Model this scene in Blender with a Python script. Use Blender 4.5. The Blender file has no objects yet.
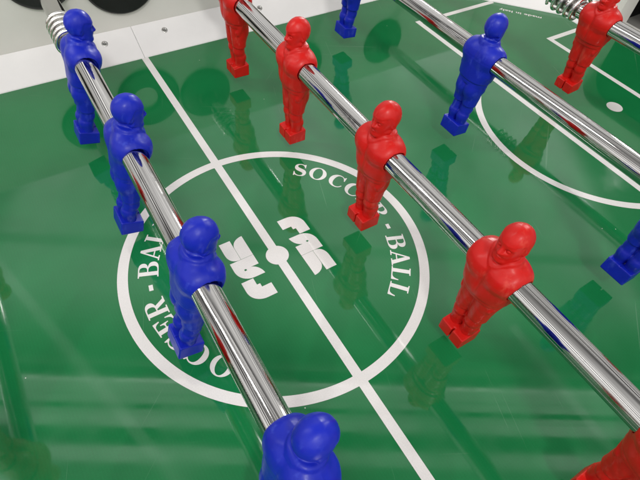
import bpy, bmesh, math
import numpy as np
from mathutils import Vector, Matrix

scene = bpy.context.scene
COL = scene.collection
R = math.radians
MM = 0.001

# ------------------------------------------------------------------ materials
def new_mat(name):
    m = bpy.data.materials.new(name)
    m.use_nodes = True
    nt = m.node_tree
    return m, nt, nt.nodes['Principled BSDF']

def nd(nt, t, **kw):
    n = nt.nodes.new(t)
    for k, v in kw.items():
        if k in n.inputs.keys():
            n.inputs[k].default_value = v
        else:
            setattr(n, k, v)
    return n

def ramp(nt, stops, interp='LINEAR'):
    n = nt.nodes.new('ShaderNodeValToRGB')
    cr = n.color_ramp
    cr.interpolation = interp
    while len(cr.elements) > 1:
        cr.elements.remove(cr.elements[-1])
    for i, (p, c) in enumerate(stops):
        if not hasattr(c, '__len__'):
            c = (c, c, c)
        e = cr.elements[0] if i == 0 else cr.elements.new(p)
        e.position = p
        e.color = (*c, 1)
    return n

def math_node(nt, op, a, b=None, c=None, clamp=False):
    n = nt.nodes.new('ShaderNodeMath')
    n.operation = op
    n.use_clamp = clamp
    for i, s in enumerate((a, b, c)):
        if s is None:
            continue
        if isinstance(s, (int, float)):
            n.inputs[i].default_value = s
        else:
            nt.links.new(s, n.inputs[i])
    return n.outputs[0]

def mix_rgb(nt, fac, a, b, mode='MIX'):
    n = nt.nodes.new('ShaderNodeMix')
    n.data_type = 'RGBA'
    n.blend_type = mode
    for idx, s in ((0, fac), (6, a), (7, b)):
        if isinstance(s, (int, float)):
            n.inputs[idx].default_value = s
        elif isinstance(s, tuple):
            n.inputs[idx].default_value = s if len(s) == 4 else (*s, 1)
        else:
            nt.links.new(s, n.inputs[idx])
    return n.outputs[2]

def noise(nt, vec, scale, detail=3.0, rough=0.55):
    n = nd(nt, 'ShaderNodeTexNoise')
    n.inputs['Scale'].default_value = scale
    n.inputs['Detail'].default_value = detail
    n.inputs['Roughness'].default_value = rough
    if vec is not None:
        nt.links.new(vec, n.inputs['Vector'])
    return n.outputs['Fac']

def bump(nt, height, strength, dist, bsdf):
    b = nd(nt, 'ShaderNodeBump')
    b.inputs['Strength'].default_value = strength
    b.inputs['Distance'].default_value = dist
    nt.links.new(height, b.inputs['Height'])
    nt.links.new(b.outputs['Normal'], bsdf.inputs['Normal'])

def objcoord(nt):
    return nt.nodes.new('ShaderNodeTexCoord').outputs['Object']

def plastic(name, base, scuff):
    m, nt, b = new_mat(name)
    oc = objcoord(nt)
    oi = nt.nodes.new('ShaderNodeObjectInfo')
    va = nt.nodes.new('ShaderNodeVectorMath')
    va.operation = 'MULTIPLY_ADD'
    nt.links.new(oi.outputs['Random'], va.inputs[0])
    va.inputs[1].default_value = (3.7, 5.1, 7.3)
    nt.links.new(oc, va.inputs[2])
    co = va.outputs[0]                      # every player wears differently
    n1 = noise(nt, co, 60, 3)
    var = ramp(nt, [(0.3, tuple(c * 0.88 for c in base)), (0.7, tuple(min(1, c * 1.06) for c in base))])
    nt.links.new(n1, var.inputs['Fac'])
    # rubbed scuffs on the moulded plastic
    mp = nd(nt, 'ShaderNodeMapping')
    mp.inputs['Scale'].default_value = (1, 1, 0.45)
    nt.links.new(co, mp.inputs['Vector'])
    sc = noise(nt, mp.outputs[0], 150, 6, 0.62)
    sr = ramp(nt, [(0.57, 0.0), (0.72, 0.5)])
    nt.links.new(sc, sr.inputs['Fac'])
    col = mix_rgb(nt, sr.outputs[0], var.outputs[0], scuff)
    nt.links.new(col, b.inputs['Base Color'])
    rr = ramp(nt, [(0.3, 0.29), (0.75, 0.46)])
    nt.links.new(noise(nt, co, 200, 4), rr.inputs['Fac'])
    nt.links.new(rr.outputs[0], b.inputs['Roughness'])
    b.inputs['IOR'].default_value = 1.38
    b.inputs['Subsurface Weight'].default_value = 0.0
    bump(nt, noise(nt, co, 420, 4), 0.10, 0.0006, b)
    return m

M = {}
M['red'] = plastic('red_plastic', (0.57, 0.0075, 0.005), (0.68, 0.10, 0.065))
M['blue'] = plastic('blue_plastic', (0.005, 0.016, 0.40), (0.06, 0.10, 0.58))

def chrome(name, base, r0, r1):
    m, nt, b = new_mat(name)
    co = objcoord(nt)
    mp = nd(nt, 'ShaderNodeMapping')
    mp.inputs['Scale'].default_value = (1, 0.03, 1)
    nt.links.new(co, mp.inputs['Vector'])
    n1 = noise(nt, mp.outputs[0], 900, 4)
    rr = ramp(nt, [(0.3, r0), (0.8, r1)])
    nt.links.new(n1, rr.inputs['Fac'])
    # finger marks: dull patches along the metal
    mk = ramp(nt, [(0.52, 0.0), (0.68, 0.09)])
    nt.links.new(noise(nt, co, 55, 5, 0.65), mk.inputs['Fac'])
    nt.links.new(math_node(nt, 'ADD', rr.outputs[0], mk.outputs[0]), b.inputs['Roughness'])
    b.inputs['Base Color'].default_value = (*base, 1)
    b.inputs['Metallic'].default_value = 1
    return m
M['chrome'] = chrome('chrome', (0.54, 0.53, 0.52), 0.03, 0.10)
M['steel'] = chrome('spring_steel', (0.78, 0.77, 0.74), 0.12, 0.22)

# the printed green sheet under a glossy clear top
def field_mat(name, base_a, base_b, weave, worn):
    m, nt, b = new_mat(name)
    co = objcoord(nt)
    n1 = noise(nt, co, 9, 4)
    var = ramp(nt, [(0.3, base_a), (0.7, base_b)])
    nt.links.new(n1, var.inputs['Fac'])
    col = var.outputs[0]
    # fine printed weave running along the rods
    w = nd(nt, 'ShaderNodeTexWave')
    w.wave_type = 'BANDS'
    w.bands_direction = 'X'
    w.inputs['Scale'].default_value = 150
    w.inputs['Distortion'].default_value = 0.8
    nt.links.new(co, w.inputs['Vector'])
    wr = ramp(nt, [(0.0, 1 - weave), (1.0, 1.0)])
    nt.links.new(w.outputs['Fac'], wr.inputs['Fac'])
    col = mix_rgb(nt, 1.0, col, wr.outputs[0], 'MULTIPLY')
    # specks of dust: sparse cells with a small bright centre
    v = nd(nt, 'ShaderNodeTexVoronoi')
    v.inputs['Scale'].default_value = 95
    nt.links.new(co, v.inputs['Vector'])
    near = math_node(nt, 'LESS_THAN', v.outputs['Distance'], 0.04)
    sepc = nd(nt, 'ShaderNodeSeparateColor')
    nt.links.new(v.outputs['Color'], sepc.inputs[0])
    rare = math_node(nt, 'GREATER_THAN', sepc.outputs[0], 0.955)
    speck = math_node(nt, 'MULTIPLY', near, rare)
    speck = math_node(nt, 'MULTIPLY', speck, 0.8)
    col = mix_rgb(nt, speck, col, (0.75, 0.78, 0.72))
    # hairline scratches left by the ball, in three directions
    for ang, off, sc_ in ((0.5, 0.0, 1.0), (1.9, 3.1, 1.3), (-0.7, 7.7, 0.8)):
        r_ = nd(nt, 'ShaderNodeMapping')
        r_.inputs['Rotation'].default_value = (0, 0, ang)
        r_.inputs['Location'].default_value = (off, off, 0)
        nt.links.new(co, r_.inputs['Vector'])
        s_ = nd(nt, 'ShaderNodeMapping')
        s_.inputs['Scale'].default_value = (7 * sc_, 420 * sc_, 1)
        nt.links.new(r_.outputs[0], s_.inputs['Vector'])
        sr_ = ramp(nt, [(0.735, 0.0), (0.76, 0.16)])
        nt.links.new(noise(nt, s_.outputs[0], 1.0, 2, 0.5), sr_.inputs['Fac'])
        col = mix_rgb(nt, sr_.outputs[0], col, worn)
    # grain of the print
    gr = ramp(nt, [(0.3, 0.95), (0.7, 1.04)])
    nt.links.new(noise(nt, co, 1300, 2), gr.inputs['Fac'])
    col = mix_rgb(nt, 1.0, col, gr.outputs[0], 'MULTIPLY')
    nt.links.new(col, b.inputs['Base Color'])
    # smudged gloss
    rr = ramp(nt, [(0.35, 0.025), (0.7, 0.095)])
    nt.links.new(noise(nt, co, 22, 5, 0.6), rr.inputs['Fac'])
    nt.links.new(rr.outputs[0], b.inputs['Roughness'])
    b.inputs['IOR'].default_value = 1.62
    bump(nt, noise(nt, co, 26, 2), 0.04, 0.0005, b)
    return m
M['field'] = field_mat('green_glossy_playfield', (0.0065, 0.152, 0.043), (0.0105, 0.186, 0.056), 0.035, (0.25, 0.42, 0.30))
M['print'] = field_mat('white_field_print', (0.74, 0.72, 0.70), (0.82, 0.80, 0.78), 0.0, (0.25, 0.34, 0.27))

def plain(name, a, b_, rough, scale=40, bmp=0.05, ior=1.45):
    m, nt, b = new_mat(name)
    co = objcoord(nt)
    v = ramp(nt, [(0.3, a), (0.7, b_)])
    nt.links.new(noise(nt, co, scale, 5), v.inputs['Fac'])
    nt.links.new(v.outputs[0], b.inputs['Base Color'])
    rr = ramp(nt, [(0.3, rough * 0.85), (0.7, rough * 1.15)])
    nt.links.new(noise(nt, co, scale * 3, 4), rr.inputs['Fac'])
    nt.links.new(rr.outputs[0], b.inputs['Roughness'])
    b.inputs['IOR'].default_value = ior
    bump(nt, noise(nt, co, 700, 3), bmp, 0.0005, b)
    return m
M['board'] = plain('beige_laminate', (0.67, 0.655, 0.61), (0.73, 0.715, 0.67), 0.5, 14)
M['strip'] = plain('white_lacquered_strip', (0.80, 0.785, 0.775), (0.86, 0.845, 0.835), 0.35, 18)
M['black'] = plain('black_rubber', (0.006, 0.006, 0.006), (0.012, 0.012, 0.012), 0.45, 50)
M['dark'] = plain('dark_cavity', (0.004, 0.004, 0.004), (0.007, 0.007, 0.007), 0.7, 30)
M['screw'] = chrome('zinc_screw', (0.62, 0.61, 0.59), 0.25, 0.4)
M['slot'] = chrome('screw_slot_zinc', (0.36, 0.36, 0.35), 0.4, 0.6)
M['wood'] = plain('grey_cabinet', (0.30, 0.29, 0.27), (0.36, 0.35, 0.33), 0.5, 20)

# ------------------------------------------------------------------ object helpers
def link(name, me, mat=None, parent=None, smooth=False):
    o = bpy.data.objects.new(name, me)
    COL.objects.link(o)
    if mat is not None and len(me.materials) == 0:
        me.materials.append(mat)
    if smooth:
        me.polygons.foreach_set('use_smooth', [True] * len(me.polygons))
    if parent is not None:
        o.parent = parent
    return o

def empty(name, loc, label, cat, group=None):
    o = bpy.data.objects.new(name, None)
    COL.objects.link(o)
    o.location = loc
    o.empty_display_size = 0.02
    o['label'] = label
    o['category'] = cat
    if group:
        o['group'] = group
    return o

def mesh_from(verts, faces, name='mesh'):
    me = bpy.data.meshes.new(name)
    me.from_pydata([tuple(v) for v in verts], [], [tuple(f) for f in faces])
    me.update()
    return me

def fix_normals(me):
    bm = bmesh.new()
    bm.from_mesh(me)
    bmesh.ops.recalc_face_normals(bm, faces=bm.faces)
    bm.to_mesh(me)
    bm.free()
    return me

def box_mesh(x0, x1, y0, y1, z0, z1, bev=0.0, name='mesh'):
    bm = bmesh.new()
    bmesh.ops.create_cube(bm, size=1)
    for v in bm.verts:
        v.co = Vector(((x0 + x1) / 2 + v.co.x * (x1 - x0), (y0 + y1) / 2 + v.co.y * (y1 - y0), (z0 + z1) / 2 + v.co.z * (z1 - z0)))
    if bev:
        bmesh.ops.bevel(bm, geom=bm.edges[:], offset=bev, segments=3, affect='EDGES', profile=0.5)
    me = bpy.data.meshes.new(name)
    bm.to_mesh(me)
    bm.free()
    return me

def lathe_y(profile, n=64, name='mesh'):
    """profile: list of (radius, y); turned round the Y axis; closed where radius is 0."""
    vs, fs = [], []
    for r, y in profile:
        for k in range(n):
            a = 2 * math.pi * k / n
            vs.append((r * math.cos(a), y, r * math.sin(a)))
    for i in range(len(profile) - 1):
        for k in range(n):
            k2 = (k + 1) % n
            fs.append((i * n + k, i * n + k2, (i + 1) * n + k2, (i + 1) * n + k))
    me = mesh_from(vs, fs, name)
    bm = bmesh.new()
    bm.from_mesh(me)
    bmesh.ops.remove_doubles(bm, verts=bm.verts, dist=1e-7)
    bmesh.ops.recalc_face_normals(bm, faces=bm.faces)
    bm.to_mesh(me)
    bm.free()
    me.polygons.foreach_set('use_smooth', [True] * len(me.polygons))
    return me

def path_points(cmds, n=10):
    """'M x y L x y C x1 y1 x2 y2 x y' -> list of points"""
    t = cmds.replace(',', ' ').split()
    pts, i = [], 0
    while i < len(t):
        c = t[i]
        i += 1
        if c in 'ML':
            pts.append((float(t[i]), float(t[i + 1])))
            i += 2
        elif c == 'C':
            p0 = pts[-1]
            a, b_, e = [(float(t[i + 2 * k]), float(t[i + 2 * k + 1])) for k in range(3)]
            i += 6
            for k in range(1, n + 1):
                s = k / n
                w = ((1 - s) ** 3, 3 * s * (1 - s) ** 2, 3 * s * s * (1 - s), s ** 3)
                pts.append(tuple(w[0] * p0[j] + w[1] * a[j] + w[2] * b_[j] + w[3] * e[j] for j in (0, 1)))
    return pts

def ellipse(cx, cy, rx, ry, n=64):
    return [(cx + rx * math.cos(2 * math.pi * k / n), cy + ry * math.sin(2 * math.pi * k / n)) for k in range(n)]

def fill_mesh(contours, name='mesh', extrude=0.0, z=0.0):
    """flat filled figure (holes allowed) from closed point lists"""
    cu = bpy.data.curves.new(name, 'CURVE')
    cu.dimensions = '2D'
    cu.fill_mode = 'BOTH'
    cu.extrude = extrude
    for pts in contours:
        sp = cu.splines.new('POLY')
        sp.points.add(len(pts) - 1)
        for p, q in zip(sp.points, pts):
            p.co = (q[0], q[1], 0, 1)
        sp.use_cyclic_u = True
    o = bpy.data.objects.new(name, cu)
    COL.objects.link(o)
    dg = bpy.context.evaluated_depsgraph_get()
    me = bpy.data.meshes.new_from_object(o.evaluated_get(dg))
    me.name = name
    bpy.data.objects.remove(o)
    bpy.data.curves.remove(cu)
    if z:
        me.transform(Matrix.Translation((0, 0, z)))
    if extrude == 0.0 and len(me.polygons) and me.polygons[0].normal.z < 0:
        me.flip_normals()
    return me

# ------------------------------------------------------------------ implicit surfaces for the moulded players
def surface_nets(F, org, h):
    S = F < 0
    nx, ny, nz = F.shape
    cnt = np.zeros((nx - 1, ny - 1, nz - 1))
    acc = np.zeros((nx - 1, ny - 1, nz - 1, 3))
    corners = [(i, j, k) for i in (0, 1) for j in (0, 1) for k in (0, 1)]
    def sub(A, c):
        return A[c[0]:nx - 1 + c[0], c[1]:ny - 1 + c[1], c[2]:nz - 1 + c[2]]
    for a in corners:
        for ax in range(3):
            if a[ax] == 1:
                continue
            b = list(a)
            b[ax] = 1
            fa, fb = sub(F, a), sub(F, b)
            m = (fa < 0) != (fb < 0)
            t = np.where(m, fa / np.where(m, fa - fb, 1), 0)
            cnt += m
            for q in range(3):
                acc[..., q] += m * (a[q] + (t if q == ax else 0))
    act = cnt > 0
    idx = -np.ones(act.shape, int)
    idx[act] = np.arange(act.sum())
    I = np.argwhere(act)
    V = (I + acc[act] / cnt[act][:, None]) * h + np.array(org)
    quads = []
    for ax in range(3):
        u, v = (ax + 1) % 3, (ax + 2) % 3
        lo = [slice(None)] * 3
        hi = [slice(None)] * 3
        lo[ax] = slice(0, -1)
        hi[ax] = slice(1, None)
        A, B = S[tuple(lo)], S[tuple(hi)]
        P = np.argwhere(A != B)
        ok = (P[:, u] > 0) & (P[:, v] > 0) & (P[:, u] < F.shape[u] - 1) & (P[:, v] < F.shape[v] - 1)
        P = P[ok]
        q = []
        for du, dv in ((1, 1), (0, 1), (0, 0), (1, 0)):
            Q = P.copy()
            Q[:, u] -= du
            Q[:, v] -= dv
            q.append(idx[Q[:, 0], Q[:, 1], Q[:, 2]])
        q = np.stack(q, 1)
        ins = A[P[:, 0], P[:, 1], P[:, 2]]
        q[~ins] = q[~ins][:, ::-1]
        quads.append(q)
    return V, np.concatenate(quads)

def smin(a, b, k):
    h = np.clip(0.5 + 0.5 * (b - a) / k, 0, 1)
    return b * (1 - h) + a * h - k * h * (1 - h)

def smax(a, b, k):
    return -smin(-a, -b, k)

def ell(X, Y, Z, c, r):
    px, py, pz = (X - c[0]) / r[0], (Y - c[1]) / r[1], (Z - c[2]) / r[2]
    k0 = np.sqrt(px * px + py * py + pz * pz)
    k1 = np.sqrt((px / r[0]) ** 2 + (py / r[1]) ** 2 + (pz / r[2]) ** 2) + 1e-9
    return k0 * (k0 - 1) / k1

def caps(X, Y, Z, a, b, ra, rb):
    a, b = np.array(a, float), np.array(b, float)
    d = b - a
    t = np.clip(((X - a[0]) * d[0] + (Y - a[1]) * d[1] + (Z - a[2]) * d[2]) / (d @ d), 0, 1)
    return np.sqrt((X - a[0] - t * d[0]) ** 2 + (Y - a[1] - t * d[1]) ** 2 + (Z - a[2] - t * d[2]) ** 2) - (ra + (rb - ra) * t)

def rbox(X, Y, Z, c, hs, r):
    qx, qy, qz = np.abs(X - c[0]) - hs[0] + r, np.abs(Y - c[1]) - hs[1] + r, np.abs(Z - c[2]) - hs[2] + r
    return np.sqrt(np.maximum(qx, 0) ** 2 + np.maximum(qy, 0) ** 2 + np.maximum(qz, 0) ** 2) + np.minimum(np.maximum(qx, np.maximum(qy, qz)), 0) - r

def grid(lo, hi, h):
    ax = [np.arange(l, u + h, h) for l, u in zip(lo, hi)]
    return np.meshgrid(*ax, indexing='ij')

def sstep(a, b, x):
    t = np.clip((x - a) / (b - a), 0, 1)
    return t * t * (3 - 2 * t)

def body_field(X, Y, Z):
    # torso from superelliptic sections: z, half width, half depth, centre x
    T = np.array([(-27, 14.6, 10.2, -0.3), (-20, 15.6, 10.6, -0.2), (-12, 17.0, 11.2, 0), (-4, 17.8, 12.0, 0.3), (2, 18.2, 12.0, 0.3),
                  (7, 16.8, 11.0, 0), (10.5, 14.4, 9.6, -0.6), (13, 12.2, 8.4, -1), (15.5, 8.6, 7.2, -1), (18, 6.2, 6.4, -0.6)])
    w = np.interp(Z, T[:, 0], T[:, 1])
    d = np.interp(Z, T[:, 0], T[:, 2])
    cx = np.interp(Z, T[:, 0], T[:, 3])
    n = 2.5
    f = (np.abs(Y / w) ** n + np.abs((X - cx) / d) ** n) ** (1 / n) - 1
    tor = f * np.minimum(w, d) * 0.9
    tor = smax(tor, Z - 17.5, 3)
    tor = smax(tor, -27 - Z, 2.5)
    AY = np.abs(Y)
    # pectorals, shoulder blades, belly
    tor = smin(tor, ell(X, AY, Z, (8.0, 7.6, 2.5), (4.9, 7.8, 7.0)), 3.2)
    tor = smin(tor, ell(X, AY, Z, (-7.4, 8.4, 3.0), (4.4, 7.0, 7.5)), 5.0)
    tor = smin(tor, ell(X, Y, Z, (6.5, 0, -13), (5.4, 9.5, 8)), 4.0)
    # spine furrow and line between the pectorals
    tor = tor + np.where(X > 0, 0.6, 0.12) * np.exp(-(Y / 1.3) ** 2) * sstep(-22, -12, Z) * sstep(12, 4, Z)
    # shoulders and arms held close to the sides, hands by the hips
    sh = ell(X, AY, Z, (-0.2, 14.0, 2.4), (9.4, 5.6, 9.4))
    tor = smin(tor, sh, 3.6)
    arm = caps(X, AY, Z, (-0.8, 14.4, 1), (-2.0, 14.4, -12), 5.2, 4.5)
    arm = smin(arm, caps(X, AY, Z, (-2.0, 14.2, -12), (1.6, 12.4, -27), 4.2, 3.0), 2.0)
    hand = ell(X, AY, Z, (2.6, 12.2, -30.0), (3.6, 2.4, 4.2))
    for i in range(4):
        hand = hand + 0.45 * np.exp(-((X - 0.2 - 1.7 * i + 0.25 * (Z + 30)) / 0.42) ** 2) * sstep(-28.5, -30.5, Z)
    arm = smin(arm, hand, 1.2)
    # shirt hem: the shirt stands proud of the shorts
    hem = -20.5 + 0.10 * X
    body = tor - 0.75 * sstep(hem - 0.5, hem + 0.5, Z) * sstep(16, 6, Z)
    body = smax(body, hem - 4.8 - Z, 0.5)
    # shorts
    sh_ = caps(X, AY, Z, (-0.3, 5.6, -25), (0.3, 6.1, -47.0), 9.0, 7.0)
    sh_ = smin(sh_, ell(X, AY, Z, (-4.4, 5.0, -31), (6.0, 7.2, 8.6)), 4.5)
    sh_ = smax(sh_, -48.5 + 0.06 * X - Z, 0.8)
    sh_ = smax(sh_, Z + 19, 1.0)
    sh_ = sh_ + 0.11 * np.sin(0.55 * Z + 0.5 * X + 0.8 * Y) * np.sin(0.31 * Z - 0.6 * X + 1) * sstep(-24, -34, Z)
    leg = caps(X, AY, Z, (0.3, 5.8, -44), (0.8, 5.6, -54), 6.3, 5.6)
    leg = smin(leg, ell(X, AY, Z, (2.2, 5.6, -54), (3.8, 4.4, 4.2)), 3.0)
    leg = smin(leg, caps(X, AY, Z, (0.3, 5.5, -55), (-0.8, 5.5, -62), 5.3, 5.7), 2)
    leg = smin(leg, caps(X, AY, Z, (-0.8, 5.5, -62), (0, 5.4, -73), 5.6, 5.0), 2)
    sock = np.sqrt((X + 0.5) ** 2 + (AY - 5.6) ** 2) - 5.75
    sock = smax(sock, np.abs(Z + 60.2) - 1.3, 0.9)
    leg = smin(leg, sock, 0.8)
    low = smin(sh_, leg, 0.5)
    low = smin(low, body, 0.5)
    f = smin(low, arm, 0.8)
    # neck
    f = smin(f, caps(X, Y, Z, (-1.4, 0, 10), (-0.6, 0, 21), 6.4, 5.2), 1.4)
    # V collar, a raised band round the neck
    rn = np.sqrt(((X + 0.8) / 1.0) ** 2 + (Y / 1.08) ** 2)
    ang = np.arctan2(Y, X + 0.8)
    rc = 9.2 + 2.8 * np.exp(-(ang / 0.55) ** 2)
    band = sstep(rc + 0.4, rc - 0.1, rn) * sstep(rc - 3.4, rc - 1.2, rn)
    f = f - 1.0 * band * sstep(6, 8, Z) * sstep(19, 16, Z)
    # the bore the rod passes through, a hair wider than the rod
    f = smax(f, -np.maximum(np.sqrt(X * X + Z * Z) - 8.6, 14.5 - AY), 0.25)
    return f

def head_field(X, Y, Z):
    # nod slightly: the chin comes to the chest
    AY = np.abs(Y)
    h = ell(X, Y, Z, (-0.6, 0, 27.7), (10.1, 8.8, 10.3))
    h = smin(h, ell(X, Y, Z, (3.2, 0, 21.3), (6.8, 6.8, 8.2)), 2.4)
    h = smin(h, ell(X, Y, Z, (7.6, 0, 15.8), (2.9, 3.5, 2.6)), 2.0)                 # chin
    h = smin(h, caps(X, AY, Z, (0.8, 6.0, 19.2), (7.0, 2.6, 16.2), 2.3, 2.1), 1.4)     # jaw
    h = smin(h, caps(X, AY, Z, (7.9, 1.0, 28.4), (6.4, 5.0, 27.9), 1.35, 1.2), 1.6)     # brow
    h = smax(h, -ell(X, AY, Z, (9.8, 3.3, 25.5), (2.7, 2.4, 1.6)), 0.9)               # eye sockets
    h = smin(h, ell(X, AY, Z, (7.5, 3.3, 25.4), (1.3, 1.5, 1.05)), 0.2)               # eyes
    h = smin(h, caps(X, Y, Z, (8.6, 0, 27.2), (10.7, 0, 22.9), 1.0, 1.5), 1.0)         # nose
    h = smin(h, ell(X, AY, Z, (9.8, 1.3, 22.7), (1.3, 1.1, 0.9)), 0.5)
    h = smin(h, ell(X, Y, Z, (9.2, 0, 20.6), (1.3, 2.7, 0.8)), 0.4)                    # lips
    h = smin(h, ell(X, Y, Z, (8.9, 0, 19.0), (1.3, 2.3, 0.8)), 0.4)
    h = h + 0.7 * np.exp(-((Z - 19.8) / 0.45) ** 2) * np.exp(-(Y / 2.8) ** 2) * (X > 6)
    h = smin(h, ell(X, AY, Z, (-1.2, 7.8, 24.2), (2.2, 1.4, 3.4)), 0.9)                # ears
    h = smax(h, -ell(X, AY, Z, (-0.6, 9.3, 24.2), (1.0, 0.7, 1.9)), 0.5)
    # cap of hair standing proud of forehead, temples and nape
    line = np.where(X > 0, 31.0 - 0.02 * X * X, 31.0) - sstep(2.5, -2.0, X) * 9.0 - sstep(-2.0, -7.0, X) * 4.0
    h = h - 0.38 * sstep(line - 0.4, line + 0.4, Z)
    hair = np.sin(1.5 * AY + 0.35 * X + 0.6 * np.sin(0.5 * X)) * 0.04
    h = h - hair * sstep(line, line + 1, Z)
    return h

def figure_mesh(name):
    h = 0.52
    X, Y, Z = grid((-17, -25.2, -73.5), (17, 25.2, 40), h)
    f = body_field(X, Y, Z)
    f = smin(f, head_field(X, Y, Z), 1.0)
    f = f + 0.06 * np.sin(0.55 * X + 0.31 * Z) * np.sin(0.47 * Y + 0.23 * Z + 1)
    f = f - 0.12 * np.exp(-((X + 0.4) / 0.55) ** 2) * sstep(3.0, 6.0, np.abs(Y) + np.maximum(Z - 24, 0))   # mould seam
    V, Q = surface_nets(f, (-17, -25.2, -73.5), h)
    V = V * np.where(V[:, 2:3] > 0, [[0.96, 0.94, 0.95]], [[0.97, 0.945, 0.925]])
    me = mesh_from(V * MM, Q.tolist(), name)
    bm = bmesh.new()
    bm.from_mesh(me)
    bmesh.ops.smooth_vert(bm, verts=bm.verts, factor=0.4, use_axis_x=True, use_axis_y=True, use_axis_z=True)
    bm.to_mesh(me)
    bm.free()
    me.polygons.foreach_set('use_smooth', [True] * len(me.polygons))
    return me

def foot_mesh(name):
    h = 0.5
    lo, hi = (-11, -14, -85), (11, 14, -66)
    X, Y, Z = grid(lo, hi, h)
    f = rbox(X, Y, Z, (0.6, 0, -76.2), (8.6, 11.0, 6.8), 0.9)
    # the toes of the block: two caps parted by a groove in front, a plain heel
    f = smax(f, -rbox(X, Y, Z, (9.6, 0, -76), (3.4, 0.5, 12), 0.2), 0.4)
    f = smax(f, -rbox(X, Y, Z, (3.0, 0, -69), (12, 0.45, 1.0), 0.2), 0.4)
    f = smax(f, (Z + 70.6) + 0.16 * (X - 4), 0.8)
    V, Q = surface_nets(f, lo, h)
    V = V * np.where(V[:, 2:3] > 0, [[0.96, 0.94, 0.95]], [[0.97, 0.945, 0.925]])
    me = mesh_from(V * MM, Q.tolist(), name)
    bm = bmesh.new()
    bm.from_mesh(me)
    bmesh.ops.smooth_vert(bm, verts=bm.verts, factor=0.35, use_axis_x=True, use_axis_y=True, use_axis_z=True)
    bm.to_mesh(me)
    bm.free()
    me.polygons.foreach_set('use_smooth', [True] * len(me.polygons))
    return me

# ------------------------------------------------------------------ dimensions found from the photograph (metres)
HROD = 0.0916
RROD = 0.0079
YW = 0.3122          # edge of the green sheet at the side strip
YB = 0.3475          # inner face of the side board
ZS = 0.0200          # top of the sloping strip
XE = 0.535           # edge of the green sheet at the end strip
XB = 0.5720          # inner face of the end board
GOAL = 0.115         # half width of the goal
ZTOP = 0.150

# ------------------------------------------------------------------ the table
table = empty('foosball_table', (0, 0, 0), 'foosball table with glossy green playfield, white printed lines and beige side boards', 'foosball table')
field = link('playfield', mesh_from([(-XB, -YB, 0), (XB, -YB, 0), (XB, YB, 0), (-XB, YB, 0)], [(0, 1, 2, 3)], 'playfield'), M['field'], table)
link('table_bed', box_mesh(-0.66, 0.66, -0.39, 0.39, -0.16, -0.004, 0.002, 'table_bed'), M['wood'], table)

ZP = 0.00012
def printed(name, contours, parent=field):
    o = link(name, fill_mesh(contours, name, z=ZP), M['print'], parent)
    return o
def rect(x0, x1, y0, y1):
    return [(x0, y0), (x1, y0), (x1, y1), (x0, y1)]
def ring_contours(cx, cy, r, w, n=256):
    return [ellipse(cx, cy, r + w / 2, r + w / 2, n), ellipse(cx, cy, r - w / 2, r - w / 2, n)]
RC, LW = 0.1182, 0.0078
# the halfway line in two runs with the centre spot between, all one print with the circle
def halfway():
    r, w, s = RC, LW, 0.0036
    outer, pieces = [], []
    spot = 0.0092
    # full print outline as separate flush pieces that butt at the circle and the spot
    def arc(rad, a0, a1, n):
        return [(rad * math.cos(a0 + (a1 - a0) * k / n), rad * math.sin(a0 + (a1 - a0) * k / n)) for k in range(n + 1)]
    half = []
    for sg in (1, -1):
        a_in = math.asin(s / (r - w / 2))
        a_sp = math.asin(s / spot)
        base = math.pi / 2 * sg
        # line from spot to inner circle edge
        top = arc(r - w / 2, base + a_in, base - a_in, 6)
        bot = arc(spot, base - a_sp, base + a_sp, 4)
        half.append(top + bot)
        a_out = math.asin(s / (r + w / 2))
        end = YW * sg
        o = arc(r + w / 2, base - a_out, base + a_out, 6)
        ex = [(s * -sg if False else o[-1][0], end), (o[0][0], end)]
        half.append(o + ex)
    return half
h = halfway()
printed('halfway_line', [h[0]] + [h[1]] + [h[2]] + [h[3]])
printed('centre_circle', ring_contours(0, 0, RC, LW))
printed('centre_spot', [ellipse(0, 0, 0.0092, 0.0092, 64)])

def arc_band(cx, cy, r, w, a0, a1, n=120):
    o = [(cx + (r + w / 2) * math.cos(a0 + (a1 - a0) * k / n), cy + (r + w / 2) * math.sin(a0 + (a1 - a0) * k / n)) for k in range(n + 1)]
    i = [(cx + (r - w / 2) * math.cos(a1 + (a0 - a1) * k / n), cy + (r - w / 2) * math.sin(a1 + (a0 - a1) * k / n)) for k in range(n + 1)]
    return o + i
def frame_open(xa, xb, y, w, sg):
    # a three sided frame: front line at xa, side lines to xb
    return [(sg * xb, y), (sg * xa, y), (sg * xa, -y), (sg * xb, -y), (sg * xb, -y + w), (sg * (xa + w), -y + w), (sg * (xa + w), y - w), (sg * xb, y - w)]
PX = 0.3345
for sg in (1, -1):
    printed('penalty_area_line', [frame_open(PX, 0.4705, 0.2435, 0.0068, sg)])
    printed('goal_area_line', [frame_open(0.4665, XE, 0.1365, 0.0068, sg)])
    printed('penalty_spot', [ellipse(sg * 0.4252, -0.0018, 0.0088, 0.0088, 48)])
    ra, ca = 0.126, 0.3855
    t = math.acos((PX - ca) / ra)
    if sg > 0:
        printed('penalty_arc', [arc_band(ca, -0.006, ra, 0.0072, t + 0.002, 2 * math.pi - t - 0.002)])
    else:
        printed('penalty_arc', [[(-x, y) for x, y in arc_band(ca, -0.006, ra, 0.0072, t + 0.002, 2 * math.pi - t - 0.002)]])

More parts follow.
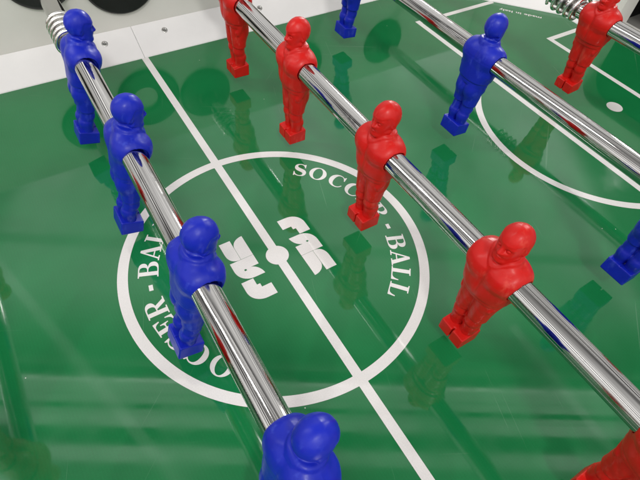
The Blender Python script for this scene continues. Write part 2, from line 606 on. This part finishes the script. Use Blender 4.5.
# --- SOCCER - BALL, twice round the circle: serif capitals drawn as outlines (cap height 1)
G = {
 'S': ['M .04 -.01 L .09 -.01 L .14 .06 C .22 .01 .3 -.02 .4 -.02 C .64 -.02 .79 .1 .79 .3 C .79 .48 .64 .57 .46 .63 C .28 .69 .22 .73 .22 .81 C .22 .9 .3 .955 .4 .955 C .53 .955 .63 .87 .67 .70 L .72 .70 L .71 1.01 L .66 1.01 L .61 .95 C .55 1.0 .48 1.02 .39 1.02 C .18 1.02 .04 .9 .04 .71 C .04 .53 .18 .44 .36 .38 C .53 .32 .59 .28 .59 .2 C .59 .1 .5 .045 .39 .045 C .23 .045 .12 .15 .08 .33 L .03 .33'],
 'O': [None],
 'C': ['M .86 1.01 L .91 1.01 L .92 .66 L .86 .66 C .82 .84 .71 .95 .57 .95 C .37 .95 .28 .76 .28 .5 C .28 .24 .37 .06 .58 .06 C .73 .06 .83 .15 .89 .28 L .94 .25 C .87 .08 .73 -.02 .53 -.02 C .22 -.02 0 .2 0 .5 C 0 .8 .22 1.02 .51 1.02 C .63 1.02 .71 .98 .79 .92'],
 'E': ['M 0 1 L .8 1 L .82 .68 L .76 .68 C .7 .9 .62 .94 .5 .94 L .34 .94 L .34 .55 L .42 .55 C .52 .55 .54 .62 .55 .72 L .6 .72 L .6 .32 L .55 .32 C .54 .43 .52 .49 .42 .49 L .34 .49 L .34 .06 L .52 .06 C .66 .06 .76 .14 .8 .35 L .86 .35 L .83 0 L 0 0 L 0 .055 L .11 .065 L .11 .935 L 0 .945'],
 'R': ['M 0 1 L .5 1 C .78 1 .9 .88 .9 .74 C .9 .6 .78 .52 .64 .49 L .88 .07 L 1.02 .055 L 1.02 0 L .68 0 L .42 .47 L .34 .47 L .34 .065 L .46 .055 L .46 0 L 0 0 L 0 .055 L .11 .065 L .11 .935 L 0 .945', 'M .34 .94 L .44 .94 C .6 .94 .65 .85 .65 .74 C .65 .6 .58 .53 .44 .53 L .34 .53'],
 'B': ['M 0 1 L .5 1 C .78 1 .88 .88 .88 .76 C .88 .62 .76 .55 .62 .53 C .82 .51 .95 .42 .95 .27 C .95 .08 .78 0 .54 0 L 0 0 L 0 .055 L .11 .065 L .11 .935 L 0 .945', 'M .34 .94 L .44 .94 C .58 .94 .63 .86 .63 .75 C .63 .62 .57 .56 .44 .56 L .34 .56', 'M .34 .5 L .46 .5 C .62 .5 .69 .4 .69 .28 C .69 .13 .61 .06 .46 .06 L .34 .06'],
 'A': ['M .42 1.02 L .56 1.02 L .9 .065 L 1.0 .055 L 1.0 0 L .54 0 L .54 .055 L .65 .065 L .585 .28 L .26 .28 L .19 .065 L .32 .055 L .32 0 L 0 0 L 0 .055 L .1 .065', 'M .285 .34 L .565 .34 L .425 .78'],
 'L': ['M 0 1 L .46 1 L .46 .945 L .34 .935 L .34 .06 L .5 .06 C .66 .06 .74 .16 .78 .38 L .84 .38 L .81 0 L 0 0 L 0 .055 L .11 .065 L .11 .935 L 0 .945'],
 '-': ['M 0 .34 L .34 .34 L .34 .54 L 0 .54'],
}
WID = {'S': .8, 'O': 1.06, 'C': .94, 'E': .86, 'R': 1.02, 'B': .95, 'A': 1.0, 'L': .84, '-': .34}
CAP = 0.0152
RIN = 0.0918
TEXT = [('S', 49.4), ('O', 39.6), ('C', 28.7), ('C', 18.6), ('E', 9.3), ('R', -0.4), ('-', -11.0), ('B', -20.9), ('A', -30.6), ('L', -39.6), ('L', -48.6)]
for turn in (0, 180):
    cs = []
    for ch, a in TEXT:
        if ch == 'O':
            loc = [ellipse(.53, .5, .53, .52, 48), ellipse(.53, .5, .285, .455, 48)]
        else:
            loc = [path_points(c) for c in G[ch]]
        t = R(a + turn)
        up = (math.cos(t), math.sin(t))
        rt = (math.sin(t), -math.cos(t))
        for pts in loc:
            out = []
            for x, y in pts:
                lx = (x - WID[ch] / 2) * CAP
                ly = y * CAP
                # glyph follows the circle
                out.append((up[0] * (RIN + ly) + rt[0] * lx, up[1] * (RIN + ly) + rt[1] * lx))
            cs.append(out)
    printed('circle_lettering', cs)

LOGO = ['M 16.2 30.8 L 24 30.8 C 31.5 30.8 36.7 26 36.7 19 L 36.7 10.4 L 26.7 10.4 L 26.7 17 L 24.1 17 L 24.1 20.4 L 16.2 20.4',
        'M 16.0 10 L 24.5 10 C 32 10 36.8 5 36.8 -2 L 36.8 -9.8 L 16.6 -9.8 L 16.6 0 L 23.4 0 C 19.5 1 16.5 5 16.0 10',
        'M 27.2 1.5 L 29.2 1.6 L 29.3 0.1 L 27.7 -0.1',
        'M 16.6 -10.0 L 27.0 -10.0 L 27.0 -22 C 27.0 -27.5 22 -31.1 16.6 -31.1',
        'M 27.22 -10.0 L 29 -10.0 C 34 -10.3 36.7 -14 36.7 -20 L 36.7 -31 L 27.22 -31']
for sg in (1, -1):
    printed('printed_emblem', [[(sg * x * MM, sg * y * MM) for x, y in path_points(c)] for c in LOGO])

# --- "made in Italy", small, along the corner plate and read from the corner
def small_text(body, size, start, end):
    cu = bpy.data.curves.new('small_lettering', 'FONT')
    cu.body = body
    cu.size = size
    cu.offset = size * 0.022
    cu.space_character = 1.05
    o = bpy.data.objects.new('small_lettering', cu)
    COL.objects.link(o)
    dg = bpy.context.evaluated_depsgraph_get()
    me = bpy.data.meshes.new_from_object(o.evaluated_get(dg))
    bpy.data.objects.remove(o)
    xs = [v.co.x for v in me.vertices]
    w = max(xs) - min(xs)
    d = Vector((end[0] - start[0], end[1] - start[1], 0))
    k = d.length / w
    ang = math.atan2(d.y, d.x)
    me.transform(Matrix.Translation((start[0], start[1], ZP)) @ Matrix.Rotation(ang, 4, 'Z') @ Matrix.Diagonal((k, 1, 1, 1)) @ Matrix.Translation((-min(xs), 0, 0)))
    return link('small_lettering', me, M['print'], field)
small_text('made in Italy', 0.0076, (0.5035, 0.1785), (0.4665, 0.2225))

# --- sloping white strips all round
BX1 = 0.405
B = [(0, YW), (BX1, YW), (XE, 0.170), (XE, GOAL)]
T = [(0, YB), (BX1 + 0.0155, YB), (XB, 0.1835), (XB, GOAL)]
TH = 0.0016
def plate(name, quad, z0=0.0008, sx=1, sy=1):
    (a, b, c, d) = quad     # a,b on the low edge; c,d on the high edge
    top = [(a[0] * sx, a[1] * sy, z0), (b[0] * sx, b[1] * sy, z0), (c[0] * sx, c[1] * sy, ZS), (d[0] * sx, d[1] * sy, ZS)]
    bot = [(x, y, z - TH) for x, y, z in top]
    me = mesh_from(top + bot, [(0, 1, 2, 3), (7, 6, 5, 4), (0, 4, 5, 1), (1, 5, 6, 2), (2, 6, 7, 3), (3, 7, 4, 0)], name)
    fix_normals(me)
    bm = bmesh.new()
    bm.from_mesh(me)
    bmesh.ops.bevel(bm, geom=bm.edges[:], offset=0.0004, segments=2, affect='EDGES')
    bm.to_mesh(me)
    bm.free()
    return link(name, me, M['strip'], table)
def screw_at(parent, p, n):
    # countersunk cross-head screw
    vs = [(0.0, 0.0004), (0.0014, 0.0004), (0.0015, 0.0007), (0.0029, 0.0007), (0.0034, 0.0004), (0.0036, -0.0006)]
    me = lathe_y(vs, 24, 'screw')
    slot = []
    o = link('screw', me, M['screw'], parent)
    q = Vector((0, 1, 0)).rotation_difference(Vector(n))
    o.rotation_mode = 'QUATERNION'
    o.rotation_quaternion = q
    o.location = p
    cr = bmesh.new()
    for ang in (0.4, 0.4 + math.pi / 2):
        r = bmesh.ops.create_cube(cr, size=1)
        for v in r['verts']:
            c = v.co.copy()
            x, z = c.x * 0.0040, c.z * 0.0009
            v.co = Vector((x * math.cos(ang) - z * math.sin(ang), 0.00055 + c.y * 0.0006 + (0.0001 if ang > 1 else 0), x * math.sin(ang) + z * math.cos(ang)))
    cm = bpy.data.meshes.new('screw_slot')
    cr.to_mesh(cm)
    cr.free()
    cm.materials.append(M['slot'])
    me.materials.append(M['slot'])
    # join the slot into the screw mesh
    bm = bmesh.new()
    bm.from_mesh(me)
    n0 = len(bm.faces)
    bm.from_mesh(cm)
    bm.faces.ensure_lookup_table()
    for f in bm.faces[n0:]:
        f.material_index = 1
    bm.to_mesh(me)
    bm.free()
    return o
sl = math.atan2(ZS, YB - YW)
GAP = 0.00016
for sy in (1, -1):
    for sx in (1, -1):
        st = plate('edge_strip', [(GAP, YW), (BX1 - GAP, YW), (T[1][0] - GAP, YB), (GAP, YB)], sx=sx, sy=sy)
        for xk in (0.034, 0.156, 0.278, 0.392):
            x = sx * xk
            t = 0.66
            screw_at(st, (x, sy * (YW + (YB - YW) * t), 0.0008 + (ZS - 0.0008) * t - 0.0002), (0, -sy * math.sin(sl), math.cos(sl)))
        plate('corner_strip', [(BX1 + GAP, YW), (XE - GAP, 0.170 + GAP), (XB - GAP, 0.1835 + GAP), (T[1][0] + GAP, YB)], sx=sx, sy=sy)
        plate('end_strip', [(XE, 0.170 - GAP), (XE, GOAL), (XB, GOAL), (XB, 0.1835 - GAP)], sx=sx, sy=sy)
        # level infill between corner strip and the two boards
        tri = [(T[1][0] * sx, YB * sy), (XB * sx, 0.1835 * sy), (XB * sx, YB * sy)]
        me = fill_mesh([tri], 'corner_plate', extrude=0.001, z=ZS - 0.002)
        link('corner_plate', me, M['strip'], table)

# --- side boards and end boards
for sy in (1, -1):
    me = box_mesh(-0.62, 0.62, sy * YB if sy > 0 else -0.385, 0.385 if sy > 0 else -YB, -0.002, ZTOP, 0.002, 'side_board')
    sb = link('side_board', me, M['board'], table)
    if sy > 0:
        # ball inlet: black cup let into the board, its mouth sitting low in the ring
        n = 72
        y0 = YB - 0.0055
        vs, fs = [], []
        hole = (-0.004, -0.001, 0.0150)
        prof = [(0.0395, 0.0000, 0), (0.0395, -0.0030, 0), (0.0375, -0.0055, 0), (None, -0.0055, 1), (None, 0.0010, 2)]
        for r, dy, kind in prof:
            for k in range(n):
                a = 2 * math.pi * k / n
                if kind == 0:
                    vs.append((r * math.cos(a), YB + dy, 0.0755 + r * math.sin(a)))
                else:
                    rr = hole[2] + (0.003 if kind == 1 else 0)
                    vs.append((hole[0] + rr * math.cos(a), YB + dy, 0.0755 + hole[1] + rr * math.sin(a)))
        for i in range(len(prof) - 1):
            for k in range(n):
                k2 = (k + 1) % n
                fs.append((i * n + k, i * n + k2, (i + 1) * n + k2, (i + 1) * n + k))
        me = fix_normals(mesh_from(vs, fs, 'ball_inlet'))
        link('ball_inlet', me, M['black'], table)
for sx in (1, -1):
    # board with an arched goal mouth
    out = rect(-YB + 0.0005, YB - 0.0005, -0.002, ZTOP)
    rr = 0.034
    gt = 0.104
    arch = [(-GOAL, 0.0015)] + [(-GOAL + rr - rr * math.cos(math.pi / 2 * k / 10), gt - rr + rr * math.sin(math.pi / 2 * k / 10)) for k in range(11)] \
        + [(GOAL - rr + rr * math.sin(math.pi / 2 * k / 10), gt - rr + rr * math.cos(math.pi / 2 * k / 10)) for k in range(11)] + [(GOAL, 0.0015)]
    me = fill_mesh([out, arch], 'end_board', extrude=0.015)
    me.transform(Matrix(((0, 0, 1, sx * (XB + 0.0155)), (1, 0, 0, 0), (0, 1, 0, 0), (0, 0, 0, 1))))
    fix_normals(me)
    link('end_board', me, M['board'], table)
    # black goal pocket behind the mouth, open to the field
    xa, xb = XB + 0.031, XB + 0.13
    y, z0, z1 = GOAL + 0.012, -0.03, gt + 0.012
    vs = [(sx * xx, yy, zz) for xx in (xa, xb) for yy, zz in ((-y, z0), (y, z0), (y, z1), (-y, z1))]
    me = mesh_from(vs, [(0, 1, 5, 4), (1, 2, 6, 5), (2, 3, 7, 6), (3, 0, 4, 7), (4, 5, 6, 7)], 'goal_pocket')
    fix_normals(me)
    link('goal_pocket', me, M['dark'], table)

# --- black bearings where the rods pass through the side boards
bear = lathe_y([(0.0085, 0.004), (0.0085, -0.011), (0.0100, -0.0125), (0.0135, -0.0122), (0.0150, -0.0100), (0.0160, -0.0062), (0.0315, -0.0058), (0.0345, -0.0042), (0.0355, -0.0015), (0.0355, 0.002)], 72, 'rod_bearing')
bear.materials.append(M['black'])
RODX = [-0.225, -0.075, 0.075, 0.225, 0.375]
for x in RODX:
    for sy in (1, -1):
        o = link('rod_bearing', bear, None, table)
        o.location = (x, sy * YB, HROD)
        o.rotation_euler = (0, 0, 0 if sy > 0 else math.pi)

# ------------------------------------------------------------------ the rods with their players
fig_me = {}
base_fig = figure_mesh('player_figure')
base_foot = foot_mesh('foot_block')
for c in ('red', 'blue'):
    a = base_fig.copy()
    a.materials.append(M[c])
    b_ = base_foot.copy()
    b_.materials.append(M[c])
    fig_me[c] = (a, b_)

YL = 0.43
rod_me = lathe_y([(0.0, -YL), (RROD - 0.0008, -YL), (RROD, -YL + 0.0008)] + [(RROD, -YL + 0.0008 + (2 * YL - 0.0016) * k / 24) for k in range(1, 25)] + [(RROD - 0.0008, YL), (0.0, YL)], 96, 'steel_rod')
rod_me.materials.append(M['chrome'])

def spring_mesh(turns=4.6, pitch=0.0074, r=0.0112, wire=0.0017):
    vs, fs = [], []
    n, m = int(turns * 40), 12
    L = turns * pitch
    for i in range(n + 1):
        t = i / n
        a = 2 * math.pi * turns * t
        # closed end coils
        y = L * (t - 0.018 * math.sin(2 * math.pi * t))
        c = Vector((r * math.cos(a), y, r * math.sin(a)))
        er = Vector((math.cos(a), 0, math.sin(a)))
        ey = Vector((0, 1, 0))
        for k in range(m):
            b = 2 * math.pi * k / m
            vs.append(c + er * (wire * math.cos(b)) + ey * (wire * math.sin(b)))
    for i in range(n):
        for k in range(m):
            k2 = (k + 1) % m
            fs.append((i * m + k, i * m + k2, (i + 1) * m + k2, (i + 1) * m + k))
    fs.append(tuple(range(m)))
    fs.append(tuple(n * m + k for k in range(m))[::-1])
    me = mesh_from(vs, fs, 'coil_spring')
    fix_normals(me)
    me.polygons.foreach_set('use_smooth', [True] * len(me.polygons))
    me.materials.append(M['steel'])
    return me
spring_me = spring_mesh()

def make_rod(x, colour, ys, lean, spring_y, label):
    face = 0 if colour == 'blue' else math.pi
    dx = 0.0013 if x == -0.075 else 0.0
    root = empty('player_rod', (x, 0, HROD), label, 'foosball rod', 'chrome rods carrying the players')
    link('steel_rod', rod_me, None, root)
    for y, dl in ys:
        f = link('player_figure', fig_me[colour][0], None, root)
        f.location = (dx, y, 0)
        f.rotation_euler = (0, R(lean + dl), face)
        link('foot_block', fig_me[colour][1], None, f)
    if spring_y is not None:
        s = link('coil_spring', spring_me, None, root)
        s.location = (0, spring_y, 0)
    return root

SP = 0.1175
make_rod(-0.075, 'blue', [(0.1855 - 0.115 * k, 0) for k in range(5)], 14.5, 0.2045,
         'chrome rod with a close row of blue players, left of the centre spot', )
make_rod(0.075, 'red', [(0.2215 - 0.1165 * k, 0) for k in range(5)], -1.5, 0.262,
         'chrome rod with a close row of red players over the right half of the circle')
make_rod(0.225, 'blue', [(0.2360, 0), (0.0420, 0), (-0.1520, 0)], 6, None,
         'chrome rod with widely spaced blue players, just in front of the penalty area')
make_rod(0.375, 'red', [(0.0380, 0), (-0.2000, 0)], 4, 0.0595,
         'chrome rod with a red player and coil spring in front of the goal')
make_rod(-0.225, 'red', [(0.170, 0), (-0.027, 0), (-0.224, 0)], 0, None,
         'chrome rod with red players, outermost on the left, mirrored in the glossy green field')

# ------------------------------------------------------------------ light: the hall's bright ceiling as a procedural environment, and lamps
world = bpy.data.worlds.new('World')
scene.world = world
world.use_nodes = True
nt = world.node_tree
bg = nt.nodes['Background']
tc = nt.nodes.new('ShaderNodeTexCoord')
sx = nt.nodes.new('ShaderNodeSeparateXYZ')
nt.links.new(tc.outputs['Generated'], sx.inputs[0])
zc = math_node(nt, 'MAXIMUM', sx.outputs[2], 0.06)
qx = math_node(nt, 'DIVIDE', sx.outputs[0], zc)
qy = math_node(nt, 'DIVIDE', sx.outputs[1], zc)
vv = math_node(nt, 'ADD', math_node(nt, 'MULTIPLY', qx, 0.526), math_node(nt, 'MULTIPLY', qy, 0.85))
uu = math_node(nt, 'SUBTRACT', math_node(nt, 'MULTIPLY', qx, 0.85), math_node(nt, 'MULTIPLY', qy, 0.526))
V0, V1 = -1.0, 3.0
vn = math_node(nt, 'DIVIDE', math_node(nt, 'SUBTRACT', vv, V0), V1 - V0, clamp=True)
prof = [(-1.0, 2.3), (-.5, 2.0), (-.2, 1.0), (.08, .34), (.19, .35), (.22, .6), (.40, .6), (.44, .22), (.50, .45),
        (.62, 1.1), (.72, 1.25), (.73, .75), (.75, .8), (.76, 1.3), (1.1, 1.45), (1.5, 1.4), (2.2, 1.3), (3.0, 1.1)]
cr = ramp(nt, [((v - V0) / (V1 - V0), c * 0.4) for v, c in prof])
nt.links.new(vn, cr.inputs['Fac'])
# the rows of slats and tubes overhead
F0, F1 = .205, .415
fn = math_node(nt, 'DIVIDE', math_node(nt, 'SUBTRACT', vv, F0), F1 - F0, clamp=True)
fprof = [(.205, .35), (.222, .45), (.225, 1.45), (.250, 1.55), (.254, .35), (.262, .12), (.286, .14), (.291, 1.4), (.309, 1.5), (.3105, 1.15), (.322, 1.25), (.325, .12), (.334, .12),
         (.336, 1.35), (.350, 1.2), (.352, .95), (.360, 1.3), (.3785, 1.35), (.3795, 2.4), (.3865, 2.4), (.388, .25), (.400, .12), (.415, .2)]
fr = ramp(nt, [((v - F0) / (F1 - F0), c * 0.4) for v, c in fprof])
nt.links.new(fn, fr.inputs['Fac'])
inband = math_node(nt, 'MULTIPLY', math_node(nt, 'GREATER_THAN', vv, F0), math_node(nt, 'LESS_THAN', vv, F1))
mixb = nt.nodes.new('ShaderNodeMix')
nt.links.new(inband, mixb.inputs[0])
nt.links.new(cr.outputs[0], mixb.inputs[2])
nt.links.new(fr.outputs[0], mixb.inputs[3])
cxyz = nt.nodes.new('ShaderNodeCombineXYZ')
nt.links.new(uu, cxyz.inputs[0])
nt.links.new(vv, cxyz.inputs[1])
mpn = nd(nt, 'ShaderNodeMapping')
mpn.inputs['Scale'].default_value = (1.3, 0.7, 1)
nt.links.new(cxyz.outputs[0], mpn.inputs['Vector'])
nz = noise(nt, mpn.outputs[0], 1.9, 3)
nr = ramp(nt, [(0.32, 0.5), (0.6, 1.15)])
nt.links.new(nz, nr.inputs['Fac'])
ceil = math_node(nt, 'MULTIPLY', mixb.outputs[0], nr.outputs[0])
ceil = math_node(nt, 'MULTIPLY', ceil, 2.5)
# two slanting light rails under the ceiling
def rail(n0, n1, c, w, soft, d0, d1, t0, t1, amount):
    d = math_node(nt, 'ABSOLUTE', math_node(nt, 'SUBTRACT', math_node(nt, 'ADD', math_node(nt, 'MULTIPLY', uu, n0), math_node(nt, 'MULTIPLY', vv, n1)), c))
    m = math_node(nt, 'DIVIDE', math_node(nt, 'SUBTRACT', w + soft, d), soft, clamp=True)
    t = math_node(nt, 'ADD', math_node(nt, 'MULTIPLY', uu, d0), math_node(nt, 'MULTIPLY', vv, d1))
    e = math_node(nt, 'MULTIPLY', math_node(nt, 'GREATER_THAN', t, t0), math_node(nt, 'LESS_THAN', t, t1))
    return math_node(nt, 'MULTIPLY', math_node(nt, 'MULTIPLY', m, e), amount)
un = math_node(nt, 'DIVIDE', math_node(nt, 'ADD', uu, 3.0), 6.0, clamp=True)
# added dark and bright bands at either side, put in to streak the chrome rods
br = ramp(nt, [((u + 3) / 6, c * 0.5) for u, c in [(-3, .8), (-2.2, .8), (-2.1, .25), (-1.75, .2), (-1.7, 1.5), (-1.45, 1.5), (-1.4, .18), (-1.12, .18), (-1.08, 1.6), (-.95, 1.6), (-.92, .3), (-.80, .4), (-.74, 1.0),
                            (.84, 1.0), (.9, .2), (1.05, .1), (1.08, 1.8), (1.25, 1.8), (1.28, .12), (1.6, .12), (1.65, 1.4), (1.8, 1.4), (1.85, .15), (2.4, .15), (2.5, .8), (3, .8)]])
nt.links.new(un, br.inputs['Fac'])
side = math_node(nt, 'MULTIPLY', br.outputs[0], 2.0)
ceil = math_node(nt, 'MULTIPLY', ceil, side)
ceil = math_node(nt, 'ADD', ceil, rail(0.672, 0.7405, 0.003, 0.008, 0.006, 0.7405, -0.672, -1.1, -0.2, 0.55))
ceil = math_node(nt, 'ADD', ceil, rail(0.8917, 0.4526, 0.705, 0.008, 0.006, 0.4526, -0.8917, -0.25, 0.1, 0.45))
# walls and floor of the hall below the horizon
up = nt.nodes.new('ShaderNodeMapRange')
up.inputs['From Min'].default_value = -0.05
up.inputs['From Max'].default_value = 0.22
nt.links.new(sx.outputs[2], up.inputs['Value'])
low = 0.12
lev = math_node(nt, 'ADD', math_node(nt, 'MULTIPLY', ceil, up.outputs[0]), math_node(nt, 'MULTIPLY', math_node(nt, 'SUBTRACT', 1.0, up.outputs[0]), low))
colr = nt.nodes.new('ShaderNodeMix')
colr.data_type = 'RGBA'
colr.blend_type = 'MULTIPLY'
colr.inputs[0].default_value = 1
colr.inputs[6].default_value = (1.0, 0.99, 0.97, 1)
nt.links.new(lev, colr.inputs[7])
nt.links.new(colr.outputs[2], bg.inputs['Color'])
bg.inputs['Strength'].default_value = 0.75

def lamp(name, loc, target, sx_, sy_, energy, col=(1, .985, .96)):
    l = bpy.data.lights.new(name, 'AREA')
    l.shape = 'RECTANGLE'
    l.size, l.size_y = sx_, sy_
    l.energy = energy
    l.color = col
    o = bpy.data.objects.new(name, l)
    COL.objects.link(o)
    o.location = loc
    d = Vector(target) - Vector(loc)
    o.rotation_euler = d.to_track_quat('-Z', 'Y').to_euler()
    return o
lamp('ceiling_lamp', (5.0, 4.6, 2.5), (0, 0, 0), 0.25, 0.25, 150)
lamp('ceiling_lamp', (-1.75, 1.45, 2.6), (0, 0, 0), 0.16, 2.2, 26)
lamp('ceiling_lamp', (5.2, 1.3, 2.4), (0, 0, 0), 0.25, 1.6, 60)
lamp('ceiling_lamp', (-0.9, -2.4, 2.9), (0, 0, 0), 0.4, 0.4, 40)

# ------------------------------------------------------------------ camera
cam = bpy.data.cameras.new('camera')
cam.sensor_width = 36
cam.lens = 36 * 480.33 / 640
cam.clip_start = 0.01
cam.clip_end = 100
co = bpy.data.objects.new('camera', cam)
COL.objects.link(co)
co.location = (-0.1046, -0.2007, 0.3128)
co.rotation_euler = (0.6590, -0.0600, -0.5486)
scene.camera = co

scene.view_settings.view_transform = 'Standard'
scene.view_settings.look = 'None'
scene.view_settings.exposure = 0.0
scene.view_settings.gamma = 1.0
scene.cycles.use_denoising = True
scene.cycles.max_bounces = 8
